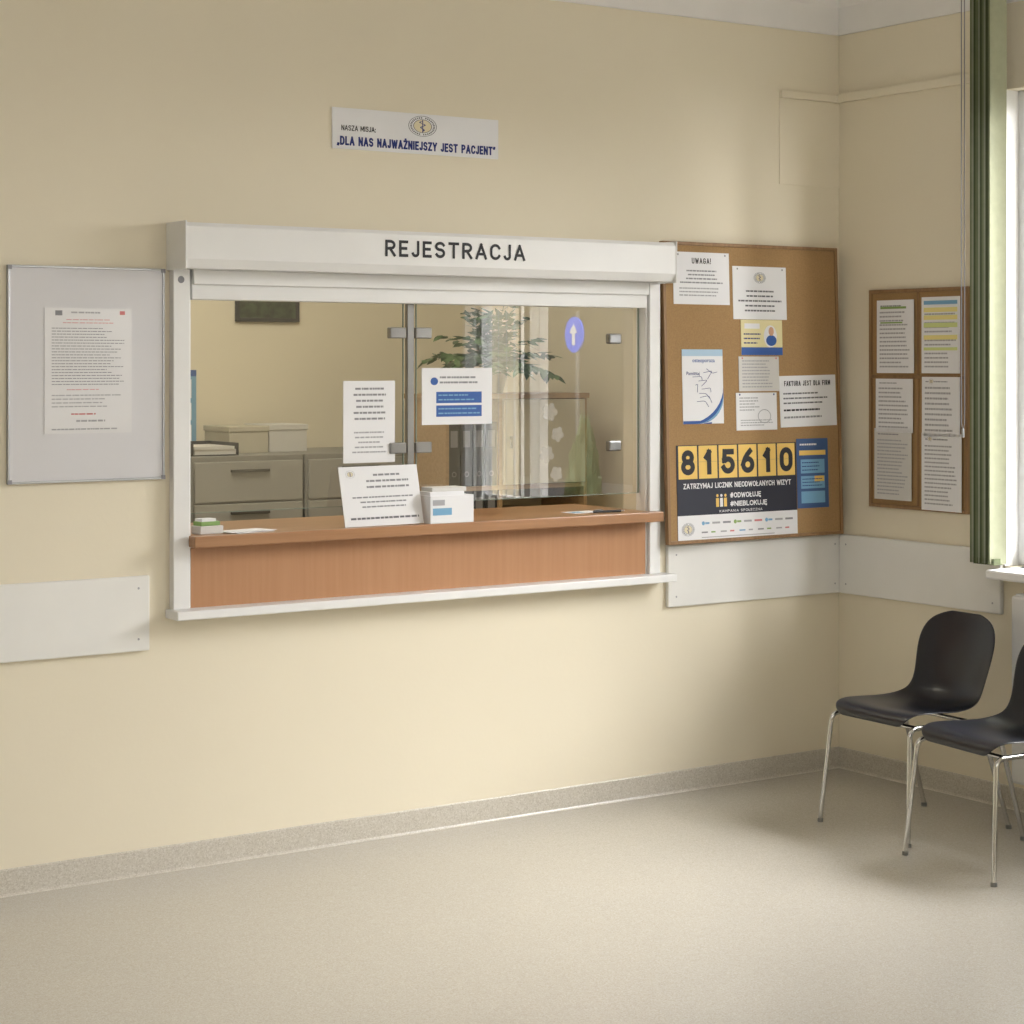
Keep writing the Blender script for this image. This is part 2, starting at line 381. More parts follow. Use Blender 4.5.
# windows
wx0,wx1=0.07,0.13
def window(name,y0,y1,mul):
    fr=[(wx0,wx1,a,b,c,d) for a,b,c,d in frame_rects(y0,y1,WZ0,WZ1,0.07)]
    fr.append((wx0+0.002,wx1-0.002,mul-0.045,mul+0.045,WZ0+0.07,WZ1-0.07))
    struct(boxes(name,fr,M_win,bevel=0.004))
window('window_1',WY0,WY1,-2.30); window('window_2',V0,V1,-7.8)
struct(boxes('trim_5',[(-0.006,0.07,WY1-0.006,WY1+0.02,WZ0,WZ1),(-0.006,0.07,WY0-0.02,WY0+0.006,WZ0,WZ1)],M_win,bevel=0.002))
o=box('window_sill',-0.16,0.07,WY0-0.03,-0.955,0.885,0.92,M_win,bevel=0.008); tag(o,"white window sill board above the radiator","window sill")

r=root('radiator',"white panel radiator mounted under the window sill","radiator",(-0.09,-1.85,0.13))
box('panel',-0.035,0.0,-0.8,0.8,0.0,0.70,M_white,r,0.01)
boxes('convector_fins',[(0.0,0.045,-0.78+i*0.04,-0.765+i*0.04,0.03,0.68) for i in range(40)],M_white,r)
boxes('top_grille',[(-0.035,0.05,-0.8+i*0.05,-0.775+i*0.05,0.70,0.708) for i in range(32)],M_white,r)
box('wall_bracket',0.045,0.089,-0.6,-0.56,0.1,0.6,M_white,r)
box('wall_bracket',0.045,0.089,0.56,0.6,0.1,0.6,M_white,r)

# ---------------------------------------------------------------- blinds
def blind(name,label,y0,y1,n,mats,zb,zt,yr0,yr1,ang,x=-0.115,hw=0.045,weights=True):
    r=root(name,label,"blind",(x,(y0+y1)/2,zb))
    box('head_rail',-0.03,0.03,yr0-(y0+y1)/2,yr1-(y0+y1)/2,zt-zb,zt-zb+0.03,M_win,r,0.003)
    for k,m in enumerate(mats):
        bm=bmesh.new()
        for i in range(n):
            if i%len(mats)!=k: continue
            yc=-(y1-y0)/2+(i+0.5)*(y1-y0)/n
            a=ang+random.uniform(-0.12,0.12); dx,dy=math.cos(a),math.sin(a)
            pv=None
            for j in range(7):
                s=-1+j/3; bow=0.005*(1-s*s)
                p=(dx*s*hw-dy*bow,yc+dy*s*hw+dx*bow)
                u=bm.verts.new((p[0],p[1],0.0)); v=bm.verts.new((p[0],p[1],zt-zb))
                if pv: bm.faces.new((pv[0],u,v,pv[1]))
                pv=(u,v)
        meshobj('slats',bm,m,r,True)
    if weights: boxes('bottom_weight',[(-0.025,0.025,-(y1-y0)/2+(i+0.45)*(y1-y0)/n,-(y1-y0)/2+(i+0.55)*(y1-y0)/n,-0.004,0.02) for i in range(n)],mats[-1],r)
    return r
b=blind('vertical_blind',"olive green vertical fabric blind drawn aside at the window",-0.985,-0.875,11,[M_blindl,M_blind,M_blindd],0.94,3.10,-1.98,-0.80,-0.35,hw=0.034)
tube('cord',[(0.0,0.135,2.16),(0.0,0.135,0.52),(0,0.127,0.50),(0.0,0.119,0.52),(0.0,0.119,2.16)],0.002,M_inkg,b,0.01)
boxes('cord_weight',[(-0.005,0.005,0.122,0.132,0.47,0.505)],M_alu,b,0.003)
blind('vertical_blind',"white translucent vertical fabric blind hanging at the window",-2.62,-2.10,7,[M_sheer],0.94,3.10,-2.9,-2.0,-0.9,weights=False)

# ---------------------------------------------------------------- roller shutter
r=root('roller_shutter',"white metal roller shutter housing with guide rails around hatch","roller shutter",(-2.01,0,0.875))
bm=bmesh.new(); prof=[(0,1.285),(-0.14,1.285),(-0.15,1.272),(-0.15,1.165),(-0.135,1.135),(0,1.135)]
A=[bm.verts.new((-1.04,y,z)) for y,z in prof]; B_=[bm.verts.new((1.012,y,z)) for y,z in prof]
for i in range(6): bm.faces.new((A[i],A[(i+1)%6],B_[(i+1)%6],B_[i]))
bm.faces.new(A); bm.faces.new(B_[::-1]); bmesh.ops.recalc_face_normals(bm,faces=bm.faces)
meshobj('housing',bm,M_white,r)
box('end_cap',-1.046,-1.04,-0.153,0,1.13,1.29,M_white,r,0.002)
box('end_cap',1.012,1.018,-0.153,0,1.13,1.29,M_white,r,0.002)
boxes('header_rail',[(-0.965,0.965,-0.03,0.05,1.035,1.135),(-0.965,0.965,-0.045,-0.03,1.085,1.135)],M_white,r,0.003)
boxes('guide_rail',[(-1.035,-0.975,-0.035,0.0,0,1.135),(-0.975,-0.965,-0.02,0.04,0.0,1.135)],M_white,r,0.003)
boxes('guide_rail',[(0.975,1.028,-0.035,0.0,0,1.135),(0.965,0.975,-0.02,0.04,0.0,1.135)],M_white,r,0.003)
ellipse('lock_badge',-1.008,1.10,0.012,0.012,M_inkg,r,-0.0362)
lettering(r,"REJESTRACJA",-0.287,0.306,1.194,1.252,M_ink,y=-0.1515,weight=0.175,gap=0.24)

# ---------------------------------------------------------------- counter
r=root('reception_counter',"beech laminate reception counter with wood front panel in hatch","counter",(-2.01,0,0.845))
boxes('countertop',[(-0.965,0.965,-0.045,0.45,0.237,0.275),(-0.985,0.998,-0.095,-0.045,0.237,0.275)],M_woodt,r,0.003)
box('front_panel',-0.965,0.965,-0.02,0.0,0.03,0.237,M_woodf,r)
box('sill_strip',-1.05,1.06,-0.10,0.0,0.0,0.03,M_white,r,0.004)
box('support',-0.965,0.965,0.0,0.14,0.03,0.237,M_white,r)

# ---------------------------------------------------------------- glazing
gy=0.02
def pane(label,x0,x1):
    g=root('glass_pane',label,"glass pane",((x0+x1)/2,gy,1.19)); w=(x1-x0)/2
    bm=bmesh.new(); bm.faces.new([bm.verts.new(p) for p in ((-w,0,0),(w,0,0),(w,0,0.72),(-w,0,0.72))])
    meshobj('glass_sheet',bm,M_glass,g)
    boxes('polished_edge',[(-w-0.002,-w+0.001,-0.003,0.003,0,0.72),(w-0.001,w+0.002,-0.003,0.003,0,0.72),(-w,w,-0.003,0.003,-0.002,0.0)],M_gedge,g)
    return g,w
g,w=pane("clear fixed glass pane with steel patch fittings",-2.972,-2.122)
for z in (0.18,0.595): boxes('hinge',[(w-0.06,w+0.008,-0.014,0.012,z,z+0.04)],M_steel,g,0.004)
g,w=pane("clear hinged glass pane with steel hinges and clips",-2.066,-1.05)
for z in (0.18,0.595): boxes('hinge',[(-w-0.008,-w+0.06,-0.014,0.012,z,z+0.04)],M_steel,g,0.004)
for z in (0.165,0.58): boxes('clip',[(w-0.15,w-0.09,-0.014,0.014,z,z+0.04)],M_steel,g,0.006)
def flower(cx,cz,s,rot=0.0):  # flower shapes painted on the pane to imitate a patterned curtain's reflection
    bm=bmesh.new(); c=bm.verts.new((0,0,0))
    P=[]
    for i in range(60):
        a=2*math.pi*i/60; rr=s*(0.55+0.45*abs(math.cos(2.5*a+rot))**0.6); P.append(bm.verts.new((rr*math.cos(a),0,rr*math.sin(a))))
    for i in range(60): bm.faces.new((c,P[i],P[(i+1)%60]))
    o=meshobj('painted_flower_reflection',bm,M_reflpaint,g); o.location=(cx,-0.002,cz)
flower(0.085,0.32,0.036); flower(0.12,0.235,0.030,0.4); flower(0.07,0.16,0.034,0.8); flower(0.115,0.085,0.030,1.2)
r=root('glazing_post',"slim steel post between two glass panes on counter","post",(-2.094,gy,1.12))
boxes('post_bar',[(-0.014,0.014,-0.01,0.01,0.006,0.79)],M_steel,r,0.002)
boxes('foot_plate',[(-0.025,0.025,-0.02,0.025,0,0.006)],M_steel,r,0.001)

o=sheet('notice',"white printed notice taped to the glass pane","notice",WB,-2.371,-2.159,1.341,1.633,M_paper,out=-gy+0.004)
lines(o,0.12,0.06,0.9,0.5,6,M_inkg,0.45,center=True,ww=0.08); lines(o,0.15,0.6,0.85,0.9,5,M_inkl,0.42,center=True,ww=0.07)
o=sheet('notice',"white landscape notice with blue text block taped to glass","notice",WB,-2.045,-1.740,1.471,1.678,M_paper,out=-gy+0.004)
ellipse('printed_logo',-0.1,0.055,0.016,0.014,M_blue,o,-0.0016); lines(o,0.25,0.12,0.9,0.3,2,M_inkg,0.5)
rect(o,0.2,0.42,0.85,0.62,M_blue); rect(o,0.2,0.66,0.85,0.86,M_blue)
lines(o,0.23,0.44,0.83,0.6,2,M_lblue,0.4,name='printed_pale_text').location.y=-0.0019
lines(o,0.23,0.68,0.83,0.84,2,M_lblue,0.4,name='printed_pale_text').location.y=-0.0019
fm=Matrix.Translation((-2.245,-0.06,1.121))@Matrix.Rotation(-math.radians(14),4,'X')@Matrix.Rotation(math.radians(-2),4,'Z')
o=sheet('notice',"white landscape notice leaning upright on the wooden counter","notice",fm,-0.158,0.158,0.0,0.215,M_paper,out=0.0,th=0.003)
emblem(o,-0.115,0.08,0.018,y=-0.0005); lines(o,0.3,0.1,0.9,0.4,3,M_inkg,0.45,center=True).location.y=-0.002; lines(o,0.12,0.48,0.92,0.72,3,M_inkg,0.4,center=True).location.y=-0.002; lines(o,0.08,0.82,0.95,0.92,1,M_inkd,0.45,ragged=False).location.y=-0.002

r=root('tissue_box',"small white cardboard dispenser box on wooden counter","box",(-1.985,-0.043,1.12),math.radians(0))
box('carton',-0.09,0.095,-0.05,0.05,0,0.10,M_paper,r,0.002)
box('label_print',-0.08,0.0,-0.0512,-0.0502,0.03,0.055,M_lblue,r); box('label_print',-0.08,-0.03,-0.0512,-0.0502,0.065,0.085,M_inkl,r)
box('card_stack',-0.085,0.06,-0.04,0.04,0.10,0.113,M_paper,r); box('card_stack',-0.07,0.075,-0.03,0.045,0.113,0.128,M_paper2,r)
r=root('card_box',"small pale box with green cards on wooden counter","box",(-2.905,0.0,1.12),math.radians(6))
box('tray',-0.045,0.045,-0.03,0.03,0,0.028,M_paper2,r,0.002)
box('card_pile',-0.04,0.035,-0.026,0.026,0.028,0.042,M_stap,r,0.002)
box('card_pile',-0.035,0.02,-0.022,0.022,0.042,0.052,M_paper,r,0.001)
r=root('paper_stack',"loose white paper sheets lying on wooden counter","papers",(-2.76,-0.01,1.1205),math.radians(12))
for i,(dx,dy,a) in enumerate([(0,0,0),(0.02,0.01,0.12),(-0.015,0.005,-0.1)]):
    o=box('sheet',-0.08+dx,0.08+dx,-0.05+dy,0.05+dy,i*0.0015,i*0.0015+0.0012,M_paper,r); o.rotation_euler=(0,0,a)
r=root('pen',"dark ballpoint pen lying on wooden counter","pen",(-1.22,-0.02,1.126),math.radians(-8))
tube('barrel',[(-0.07,0,0),(0.05,0,0)],0.005,M_dgrey,r); tube('tip',[(0.05,0,0),(0.065,0,0)],0.0025,M_steel,r); boxes('clip',[(-0.065,-0.03,-0.0015,0.0015,0.004,0.008)],M_steel,r)
r=root('leaflet',"white leaflet lying flat on wooden counter","leaflet",(-1.30,0.05,1.1205),math.radians(5))
box('sheet',-0.07,0.07,-0.04,0.04,0,0.002,M_paper,r); box('printed_block',-0.05,0.0,-0.02,0.02,0.002,0.0024,M_lblue,r)

# ---------------------------------------------------------------- magnetic board
r=root('whiteboard',"grey-white magnetic board with aluminium frame on wall","whiteboard",(-3.337,0,1.31))
box('panel',-0.264,0.264,-0.012,0,0.006,0.694,M_wbd,r)
boxes('frame',[(a,b,-0.016,0,c,d) for a,b,c,d in frame_rects(-0.27,0.27,0,0.70,0.008)],M_alu,r,0.002)
for sx in (-1,1):
    for z in (0.0,0.686): box('corner_clip',min(sx*0.271,sx*0.257),max(sx*0.271,sx*0.257),-0.0175,-0.0155,z,z+0.014,M_inkg,r)
o=sheet('notice',"white printed price notice fixed on the magnetic board","notice",WB,-3.485,-3.185,1.468,1.875,mat('paper_sleeve',(225,224,225),0.25,var=0.01),out=0.0125)
M_pink=mat('ink_pink',(212,160,160),0.7,var=0)
rect(o,0.12,0.02,0.2,0.06,M_inkg); rect(o,0.86,0.02,0.92,0.05,M_red); lines(o,0.3,0.02,0.7,0.05,1,M_inkl,0.6); lines(o,0.2,0.08,0.8,0.13,2,M_pink,0.4,center=True)
lines(o,0.08,0.15,0.92,0.62,20,M_inkg,0.38,ww=0.04); lines(o,0.25,0.64,0.75,0.66,1,M_pink,0.5); lines(o,0.08,0.68,0.9,0.8,4,M_inkl,0.4); lines(o,0.3,0.83,0.7,0.86,1,M_red,0.5)
lines(o,0.3,0.88,0.75,0.92,1,M_inkl,0.5,center=True); lines(o,0.08,0.95,0.9,0.98,1,M_inkl,0.5)

def guard(label,frame,u0,u1,v0,v1):
    g=sheet('wall_guard_panel',label,"wall panel",frame,u0,u1,v0,v1,M_guard,out=0.0,th=0.02)
    bv=g.modifiers.new('b','BEVEL'); bv.width=0.004; bv.segments=2
    for fx in (-1,1):
        for fz in (-1,1):
            ellipse('screw_cap',fx*((u1-u0)/2-0.04),fz*((v1-v0)/2-0.04),0.004,0.004,M_inkl,g,-0.0103,n=14)
guard("white laminate bumper panel below the magnetic board",WB,-4.9,-3.123,0.745,0.993)
guard("white laminate bumper panel below large cork board",WB,-0.93,-0.001,0.735,0.98)
guard("white laminate bumper panel below small cork board",WR,0.022,0.905,0.735,0.98)

# mission sign
o=sheet('sign_board',"white mission statement sign with emblem and navy lettering","sign",WB,-2.426,-1.725,2.452,2.597,M_paper,out=0.0,th=0.006)
txt(o,"NASZA MISJA:",0.05,0.42,0.25,0.55,M_ink,y=-0.004,weight=0.15,gap=0.10)
txt(o,"„DLA NAS NAJWAŻNIEJSZY JEST PACJENT”",0.025,0.69,0.98,0.91,M_navy,y=-0.004,weight=0.21,gap=0.065)
emblem(o,0.02,0.028,0.060,0.62,y=-0.003)

# ---------------------------------------------------------------- large cork board (tilted out at the bottom)
tilt=math.radians(1.9)
MB=Matrix.Translation((-0.505,-0.05,0.985))@Matrix.Rotation(-tilt,4,'X')
r=root('cork_board',"large wood-framed cork notice board standing on wall panel","notice board")
r.matrix_world=MB
box('cork_panel',-0.455,0.455,-0.014,0.0,0.008,1.182,M_cork,r)
boxes('frame',[(a,b,-0.022,0,c,d) for a,b,c,d in frame_rects(-0.465,0.465,0,1.19,0.014)],M_frame,r,0.002)
box('wall_spacer',-0.3,-0.26,0,0.04,0.02,0.06,M_frame,r); box('wall_spacer',0.26,0.3,0,0.04,0.02,0.06,M_frame,r)
CK=MB@Matrix.Translation((0.505,-0.0145,-0.985))
def pins(o,m=M_red):
    for fx in (-0.42,0.42):
        ellipse('pin',fx*o['w'],o['h']*0.45,0.004,0.004,m,o,-0.004,n=12)
o=sheet('notice',"white landscape warning notice pinned on cork board","notice",CK,-0.915,-0.628,1.928,2.135,M_paper)
txt(o,"UWAGA!",0.33,0.11,0.67,0.22,M_ink,weight=0.17,gap=0.16); lines(o,0.1,0.32,0.9,0.62,4,M_inkg,0.5,center=True); lines(o,0.1,0.66,0.9,0.86,3,M_inkl,0.5); pins(o,M_inkg)
o=sheet('notice',"white landscape notice with round emblem pinned on cork","notice",CK,-0.61,-0.325,1.872,2.086,M_paper)
emblem(o,0,0.062,0.032,0.7); lines(o,0.08,0.42,0.92,0.88,5,M_inkd,0.45,center=True); pins(o,M_inkg)
o=sheet('leaflet',"yellow leaflet with blue portrait picture pinned on cork","leaflet",CK,-0.572,-0.352,1.728,1.87,mat('paper_cream_yellow',(230,220,170),0.6,var=0.02))
rect(o,0.08,0.1,0.45,0.25,M_paper); ellipse('printed_portrait',0.045,0.005,0.035,0.045,M_paper,o,-0.0016); ellipse('printed_head',0.05,0.025,0.014,0.018,mat('ink_skin',(205,160,130),0.6,var=0),o,-0.0018); ellipse('printed_shoulders',0.05,-0.012,0.028,0.022,M_blue,o,-0.0017)
rect(o,0.0,0.78,1.0,1.0,M_blue); lines(o,0.06,0.34,0.5,0.72,3,M_navy,0.4)
o=sheet('poster',"white poster with blue corners and line drawing pinned","poster",CK,-0.88,-0.672,1.455,1.75,M_paper)
w,h=o['w'],o['h']
def swoosh(z0,k,m,y):
    bm=bmesh.new()
    pts=[(w/2,-h/2+(0 if z0>0 else 0.012))]
    pts+=[(w*(0.5-k*(1-math.cos(a))),h*z0-h*(0.5+z0)*math.sin(a)) for a in [i*0.157 for i in range(0,11)]]
    bm.faces.new([bm.verts.new((p[0],0,max(p[1],-h/2))) for p in pts]); c=meshobj('printed_swoosh',bm,m,o); c.location.y=y
swoosh(0.0,0.95,M_blue,-0.0013); swoosh(-0.08,0.72,M_lblue,-0.0014)
swoosh(-0.14,0.6,M_paper,-0.0016)
for i in range(9):
    a=random.uniform(0.18,0.6); b_=0.26+i*0.055
    tube('printed_stroke',[((a-0.5)*w,-0.0016,(0.5-b_)*h),((a-0.5)*w+random.uniform(0.01,0.05),-0.0016,(0.5-b_)*h-random.uniform(-0.01,0.02)),((a-0.5)*w+random.uniform(0.0,0.06),-0.0016,(0.5-b_)*h-random.uniform(0.01,0.03))],0.0009,M_navy,o,0.01)
smalltext(o,"Pamiętaj",*F(o,0.1,0.30,0.42,0.36),M_navy)
smalltext(o,"osteoporoza",*F(o,0.25,0.13,0.8,0.19),M_blue)
rect(o,0.0,0.0,1.0,0.09,mat('ink_pale_blue',(176,204,224),0.6,var=0)); rect(o,0.0,0.96,0.7,1.0,M_blue)
o=sheet('notice',"small grey printed sheet pinned on cork board","notice",CK,-0.588,-0.374,1.582,1.722,M_paper2); lines(o,0.08,0.08,0.92,0.92,9,M_inkl,0.5); pins(o)
o=sheet('notice',"small white sheet with drawn diagram pinned on cork","notice",CK,-0.606,-0.39,1.425,1.576,M_paper); lines(o,0.08,0.1,0.6,0.5,5,M_inkl,0.5); ellipse('printed_diagram',0.04,-0.02,0.035,0.028,M_inkl,o,-0.0016,0.9); lines(o,0.1,0.7,0.9,0.9,3,M_inkl,0.5); pins(o,M_navy)
o=sheet('notice',"white landscape notice with bold heading pinned on cork","notice",CK,-0.372,-0.062,1.435,1.645,M_paper,rot=math.radians(-1))
txt(o,"FAKTURA JEST DLA FIRM",0.08,0.10,0.9,0.20,M_ink,weight=0.18,gap=0.14); lines(o,0.06,0.30,0.94,0.58,3,M_inkd,0.42); lines(o,0.06,0.62,0.94,0.72,1,M_ink,0.5); lines(o,0.06,0.76,0.8,0.86,1,M_inkg,0.5)
o=sheet('leaflet',"blue leaflet with yellow stripe pinned on cork board","leaflet",CK,-0.288,-0.115,1.10,1.385,mat('paper_blue',(62,92,140),0.6,var=0.02))
lines(o,0.1,0.05,0.8,0.12,1,M_paper,0.5); rect(o,0.08,0.17,0.92,0.24,M_yel); rect(o,0.12,0.3,0.88,0.5,M_lblue); rect(o,0.12,0.54,0.88,0.72,M_lblue); rect(o,0.12,0.76,0.88,0.93,M_lblue); rect(o,0.55,0.54,0.86,0.62,M_yel,y=-0.0017)
lines(o,0.16,0.32,0.84,0.48,3,M_navy,0.35,name='printed_dark_text').location.y=-0.0019; lines(o,0.16,0.56,0.84,0.7,3,M_navy,0.35,name='printed_dark_text').location.y=-0.0019
# campaign poster with counter digits
o=sheet('poster',"dark navy campaign poster with yellow counter digits","poster",CK,-0.918,-0.292,0.985,1.372,M_pnavy)
H=o['h']; W=o['w']
for i,d in enumerate("815610"):
    a=0.014+i*0.1645
    rect(o,a,0.008,a+0.152,0.345,M_yel,name='digit_card')
    rect(o,a,0.170,a+0.152,0.175,M_gold,name='card_fold',y=-0.0016)
    k0,k1=(0.020,0.132) if d!='1' else (0.044,0.104)
    txt(o,d,a+k0,0.05,a+k1,0.305,M_ink,weight=0.225,y=-0.0021,name='digit')
txt(o,"ZATRZYMAJ LICZNIK NIEODWOŁANYCH WIZYT",0.05,0.39,0.95,0.445,M_paper,weight=0.18,gap=0.09,y=-0.0018)
txt(o,"#ODWOŁUJĘ",0.43,0.50,0.69,0.553,M_paper,weight=0.2,gap=0.09,y=-0.0018)
txt(o,"#NIEBLOKUJĘ",0.43,0.588,0.74,0.641,M_paper,weight=0.2,gap=0.09,y=-0.0018)
txt(o,"KAMPANIA SPOŁECZNA",0.34,0.672,0.70,0.698,M_paper,weight=0.15,gap=0.3,y=-0.0018)
for k in range(3):
    cx=-W/2+(0.325+k*0.033)*W; ellipse('figure_head',cx,H/2-0.525*H,0.006,0.006,[M_yel,M_paper,M_yel][k],o,-0.0018,n=16); rect(o,0.313+k*0.033,0.55,0.337+k*0.033,0.64,[M_yel,M_paper,M_yel][k],name='figure_body',y=-0.0017)
rect(o,0.0,0.715,1.0,1.0,M_paper,name='sponsor_strip')
emblem(o,-W/2+0.08*W,H/2-0.855*H,0.032,0.8,y=-0.001)
cols=[M_lblue,M_inkl,M_inkg,M_green,M_inkl,M_red]
for i in range(9):
    x=0.19+i*0.088; m=cols[i%6]
    if i%3==0: ellipse('partner_logo',-W/2+(x+0.015)*W,H/2-0.80*H,0.008,0.008,m,o,-0.0018,n=16)
    rect(o,x+(0.03 if i%3==0 else 0),0.79,x+0.065,0.81,m,name='partner_logo',y=-0.0018)
for i in range(10):
    x=0.19+i*0.078; m=cols[(i+2)%6]
    rect(o,x,0.885,x+0.05-0.015*(i%2),0.9,m,name='partner_logo',y=-0.0018)
rect(o,0.19,0.94,0.8,0.948,M_inkl,name='fine_print',y=-0.0018)

# ---------------------------------------------------------------- small cork board on the window wall
r=root('cork_board',"small wood-framed cork board with two stacked fields","notice board")
MR=WR@Matrix.Translation((0.468,0,1.107)); r.matrix_world=MR
box('cork_panel',-0.265,0.265,-0.012,0,0.008,0.88,M_cork,r)
boxes('frame',[(a,b,-0.02,0,c,d) for a,b,c,d in frame_rects(-0.272,0.272,0,0.888,0.015)]+[(-0.257,0.257,-0.019,0,0.527,0.54),(-0.006,0.006,-0.016,0,0.015,0.527),(-0.006,0.006,-0.016,0,0.54,0.873)],M_frame,r,0.002)
def rs_(label,u0,u1,v0,v1,m=M_paper,n=14):
    o=sheet('notice',label,"notice",WR,u0,u1,v0,v1,m,out=0.0205); lines(o,0.1,0.06,0.7,0.1,1,M_inkg,0.6); lines(o,0.08,0.14,0.92,0.94,n,M_inkl,0.5); return o
o=rs_("white printed sheet with colored heading on small board",0.246,0.453,1.655,1.951); rect(o,0.1,0.09,0.8,0.12,M_green,y=-0.0017); rect(o,0.1,0.3,0.7,0.32,M_green,y=-0.0017)
o=rs_("white sheet with yellow highlighted stripes on small board",0.496,0.700,1.655,1.958)
ML=mat('ink_lime',(214,224,150),0.6,var=0); MY2=mat('ink_pale_yellow',(236,226,150),0.6,var=0)
rect(o,0.06,0.05,0.94,0.1,M_lblue,y=-0.0017); rect(o,0.06,0.14,0.94,0.2,MY2,y=-0.0017); rect(o,0.06,0.24,0.94,0.30,MY2,y=-0.0017); rect(o,0.06,0.34,0.94,0.40,ML,y=-0.0017); rect(o,0.06,0.5,0.94,0.56,MY2,y=-0.0017); rect(o,0.06,0.66,0.94,0.7,ML,y=-0.0017)
o=rs_("white printed sheet pinned upper on small board",0.240,0.447,1.415,1.632,n=10)
o=rs_("white printed sheet pinned below another on small board",0.232,0.440,1.141,1.43,M_paper2,16)
o=rs_("white sheet with emblem pinned on small board",0.498,0.70,1.405,1.641,n=9); emblem(o,-0.05,0.1,0.014)
o=rs_("white form sheet hanging low on small board",0.496,0.708,1.112,1.418,n=15); emblem(o,-0.06,0.13,0.014)

# ---------------------------------------------------------------- chairs
def chair_shell(parent):
    prof=[(0.226,0.404),(0.226,0.426),(0.205,0.446),(0.15,0.446),(0.05,0.430),(-0.05,0.418),(-0.125,0.424),(-0.175,0.455),(-0.203,0.515),(-0.220,0.59),(-0.236,0.66),(-0.250,0.715),(-0.257,0.745),(-0.261,0.764)]
    half=[0.155,0.185,0.203,0.216,0.220,0.212,0.196,0.184,0.182,0.193,0.197,0.176,0.135,0.075]
    side=[0.0,0.0,0.003,0.010,0.020,0.030,0.038,0.038,0.036,0.034,0.030,0.022,0.012,0.004]
    bm=bmesh.new(); n=12; rows=[]
    N=len(prof)
    for i,(x,z) in enumerate(prof):
        a=Vector(prof[max(0,i-1)]); b=Vector(prof[min(N-1,i+1)]); tg=(b-a).normalized()
        nx,nz=tg.y,-tg.x
        if nz<0 and i<8: nx,nz=-nx,-nz
        if i>=8: nx,nz=abs(nx),abs(nz)
        row=[]
        for j in range(n+1):
            u=-1+2*j/n; k=side[i]*(abs(u)**2.2)
            row.append(bm.verts.new((x+nx*k,u*half[i],z+nz*k)))
        rows.append(row)
    for i in range(N-1):
        for j in range(n): bm.faces.new((rows[i][j],rows[i][j+1],rows[i+1][j+1],rows[i+1][j]))
    bmesh.ops.recalc_face_normals(bm,faces=bm.faces)
    o=meshobj('seat_shell',bm,M_black,parent,True)
    s=o.modifiers.new('s','SOLIDIFY'); s.thickness=0.006; s.offset=0
    s=o.modifiers.new('u','SUBSURF'); s.levels=2; s.render_levels=2
    o['label']="black molded plastic seat and backrest shell"
    return o
def chair(loc,rz,label):
    r=root('chair',label,"chair",loc,rz,"black stacking chairs by the window")
    chair_shell(r)
    for s in (1,-1):
        tube('leg',[(0.255,s*0.232,0.012),(0.222,s*0.205,0.404),(0.10,s*0.195,0.404)],0.0088,M_chrome,r,0.035)
        tube('leg',[(-0.252,s*0.218,0.012),(-0.125,s*0.200,0.404),(0.105,s*0.195,0.404)],0.0088,M_chrome,r,0.035)
        for p in ((0.255,s*0.232),(-0.252,s*0.218)):
            tube('glide',[(p[0],p[1],0.0),(p[0]*0.998,p[1]*0.998,0.014)],0.0108,M_glide,r)
    tube('crossbar',[(0.17,-0.197,0.400),(0.17,0.197,0.400)],0.008,M_chrome,r)
    tube('crossbar',[(-0.09,-0.197,0.400),(-0.09,0.197,0.400)],0.008,M_chrome,r)
    return r
ch=chair((-0.505,-0.935,0),math.radians(178),"black plastic shell chair with chrome legs beside the corner")
ch2=bpy.data.objects.new('chair',None); link(ch2); ch2.location=(-0.635,-1.495,0); ch2.rotation_euler=(0,0,math.radians(172))
tag(ch2,"black plastic shell chair with chrome legs turned slightly aside","chair","black stacking chairs by the window")
for c in list(ch.children):
    d=c.copy(); COL.objects.link(d); d.parent=ch2

# ---------------------------------------------------------------- office
def cabinet(x,label,first=None):
    if first is None:
        r=root('filing_cabinet',label,"filing cabinet",(x,2.38,0),0,"grey filing cabinets in the office")
        box('body',-0.295,0.295,0.0,0.6,0,1.256,M_cab,r,0.004)
        for k in range(6):
            z=0.045+k*0.199
            d=boxes('drawer',[(-0.283,0.283,-0.018,0.0,z,z+0.190)],M_cabd,r,0.004)
            boxes('handle',[(-0.10,0.10,-0.026,-0.0,0.045,0.058)],M_cab2,d,0.001)
        return r
    r=bpy.data.objects.new('filing_cabinet',None); link(r); r.location=(x,2.38,0); tag(r,label,"filing cabinet","grey filing cabinets in the office")
    def cp(src,par):
        for c in src.children:
            d=c.copy(); COL.objects.link(d); d.parent=par; cp(c,d)
    cp(first,r); return r
c0=cabinet(-1.556,"grey metal filing cabinet with white boxes on top")
cabinet(-0.955,"grey metal multi-drawer filing cabinet against office wall",c0)
cabinet(-2.157,"grey metal multi-drawer filing cabinet against office wall",c0)
def carton(x0,x1,y0,y1,z0,h,m,label):
    r=root('storage_box',label,"box",((x0+x1)/2,(y0+y1)/2,z0)); w,d=(x1-x0)/2,(y1-y0)/2
    box('carton',-w,w,-d,d,0,h*0.8,m,r,0.002); box('lid',-w-0.005,w+0.005,-d-0.005,d+0.005,h*0.8,h,m,r,0.003)
carton(-1.535,-1.325,2.62,2.9,1.256,0.13,M_card,"cream cardboard box on grey filing cabinet")
carton(-1.31,-1.10,2.64,2.9,1.256,0.135,M_paper2,"cream cardboard box on grey filing cabinet")
r=root('document_tray',"grey letter tray with paper stack on filing cabinet","tray",(-1.70,2.58,1.256))
box('tray_bottom',-0.12,0.12,-0.15,0.15,0,0.006,M_dgrey,r); box('tray_side',-0.12,-0.115,-0.15,0.145,0.006,0.06,M_dgrey,r); box('tray_side',0.115,0.12,-0.15,0.145,0.006,0.06,M_dgrey,r); box('tray_side',-0.12,0.12,0.145,0.15,0.006,0.06,M_dgrey,r)
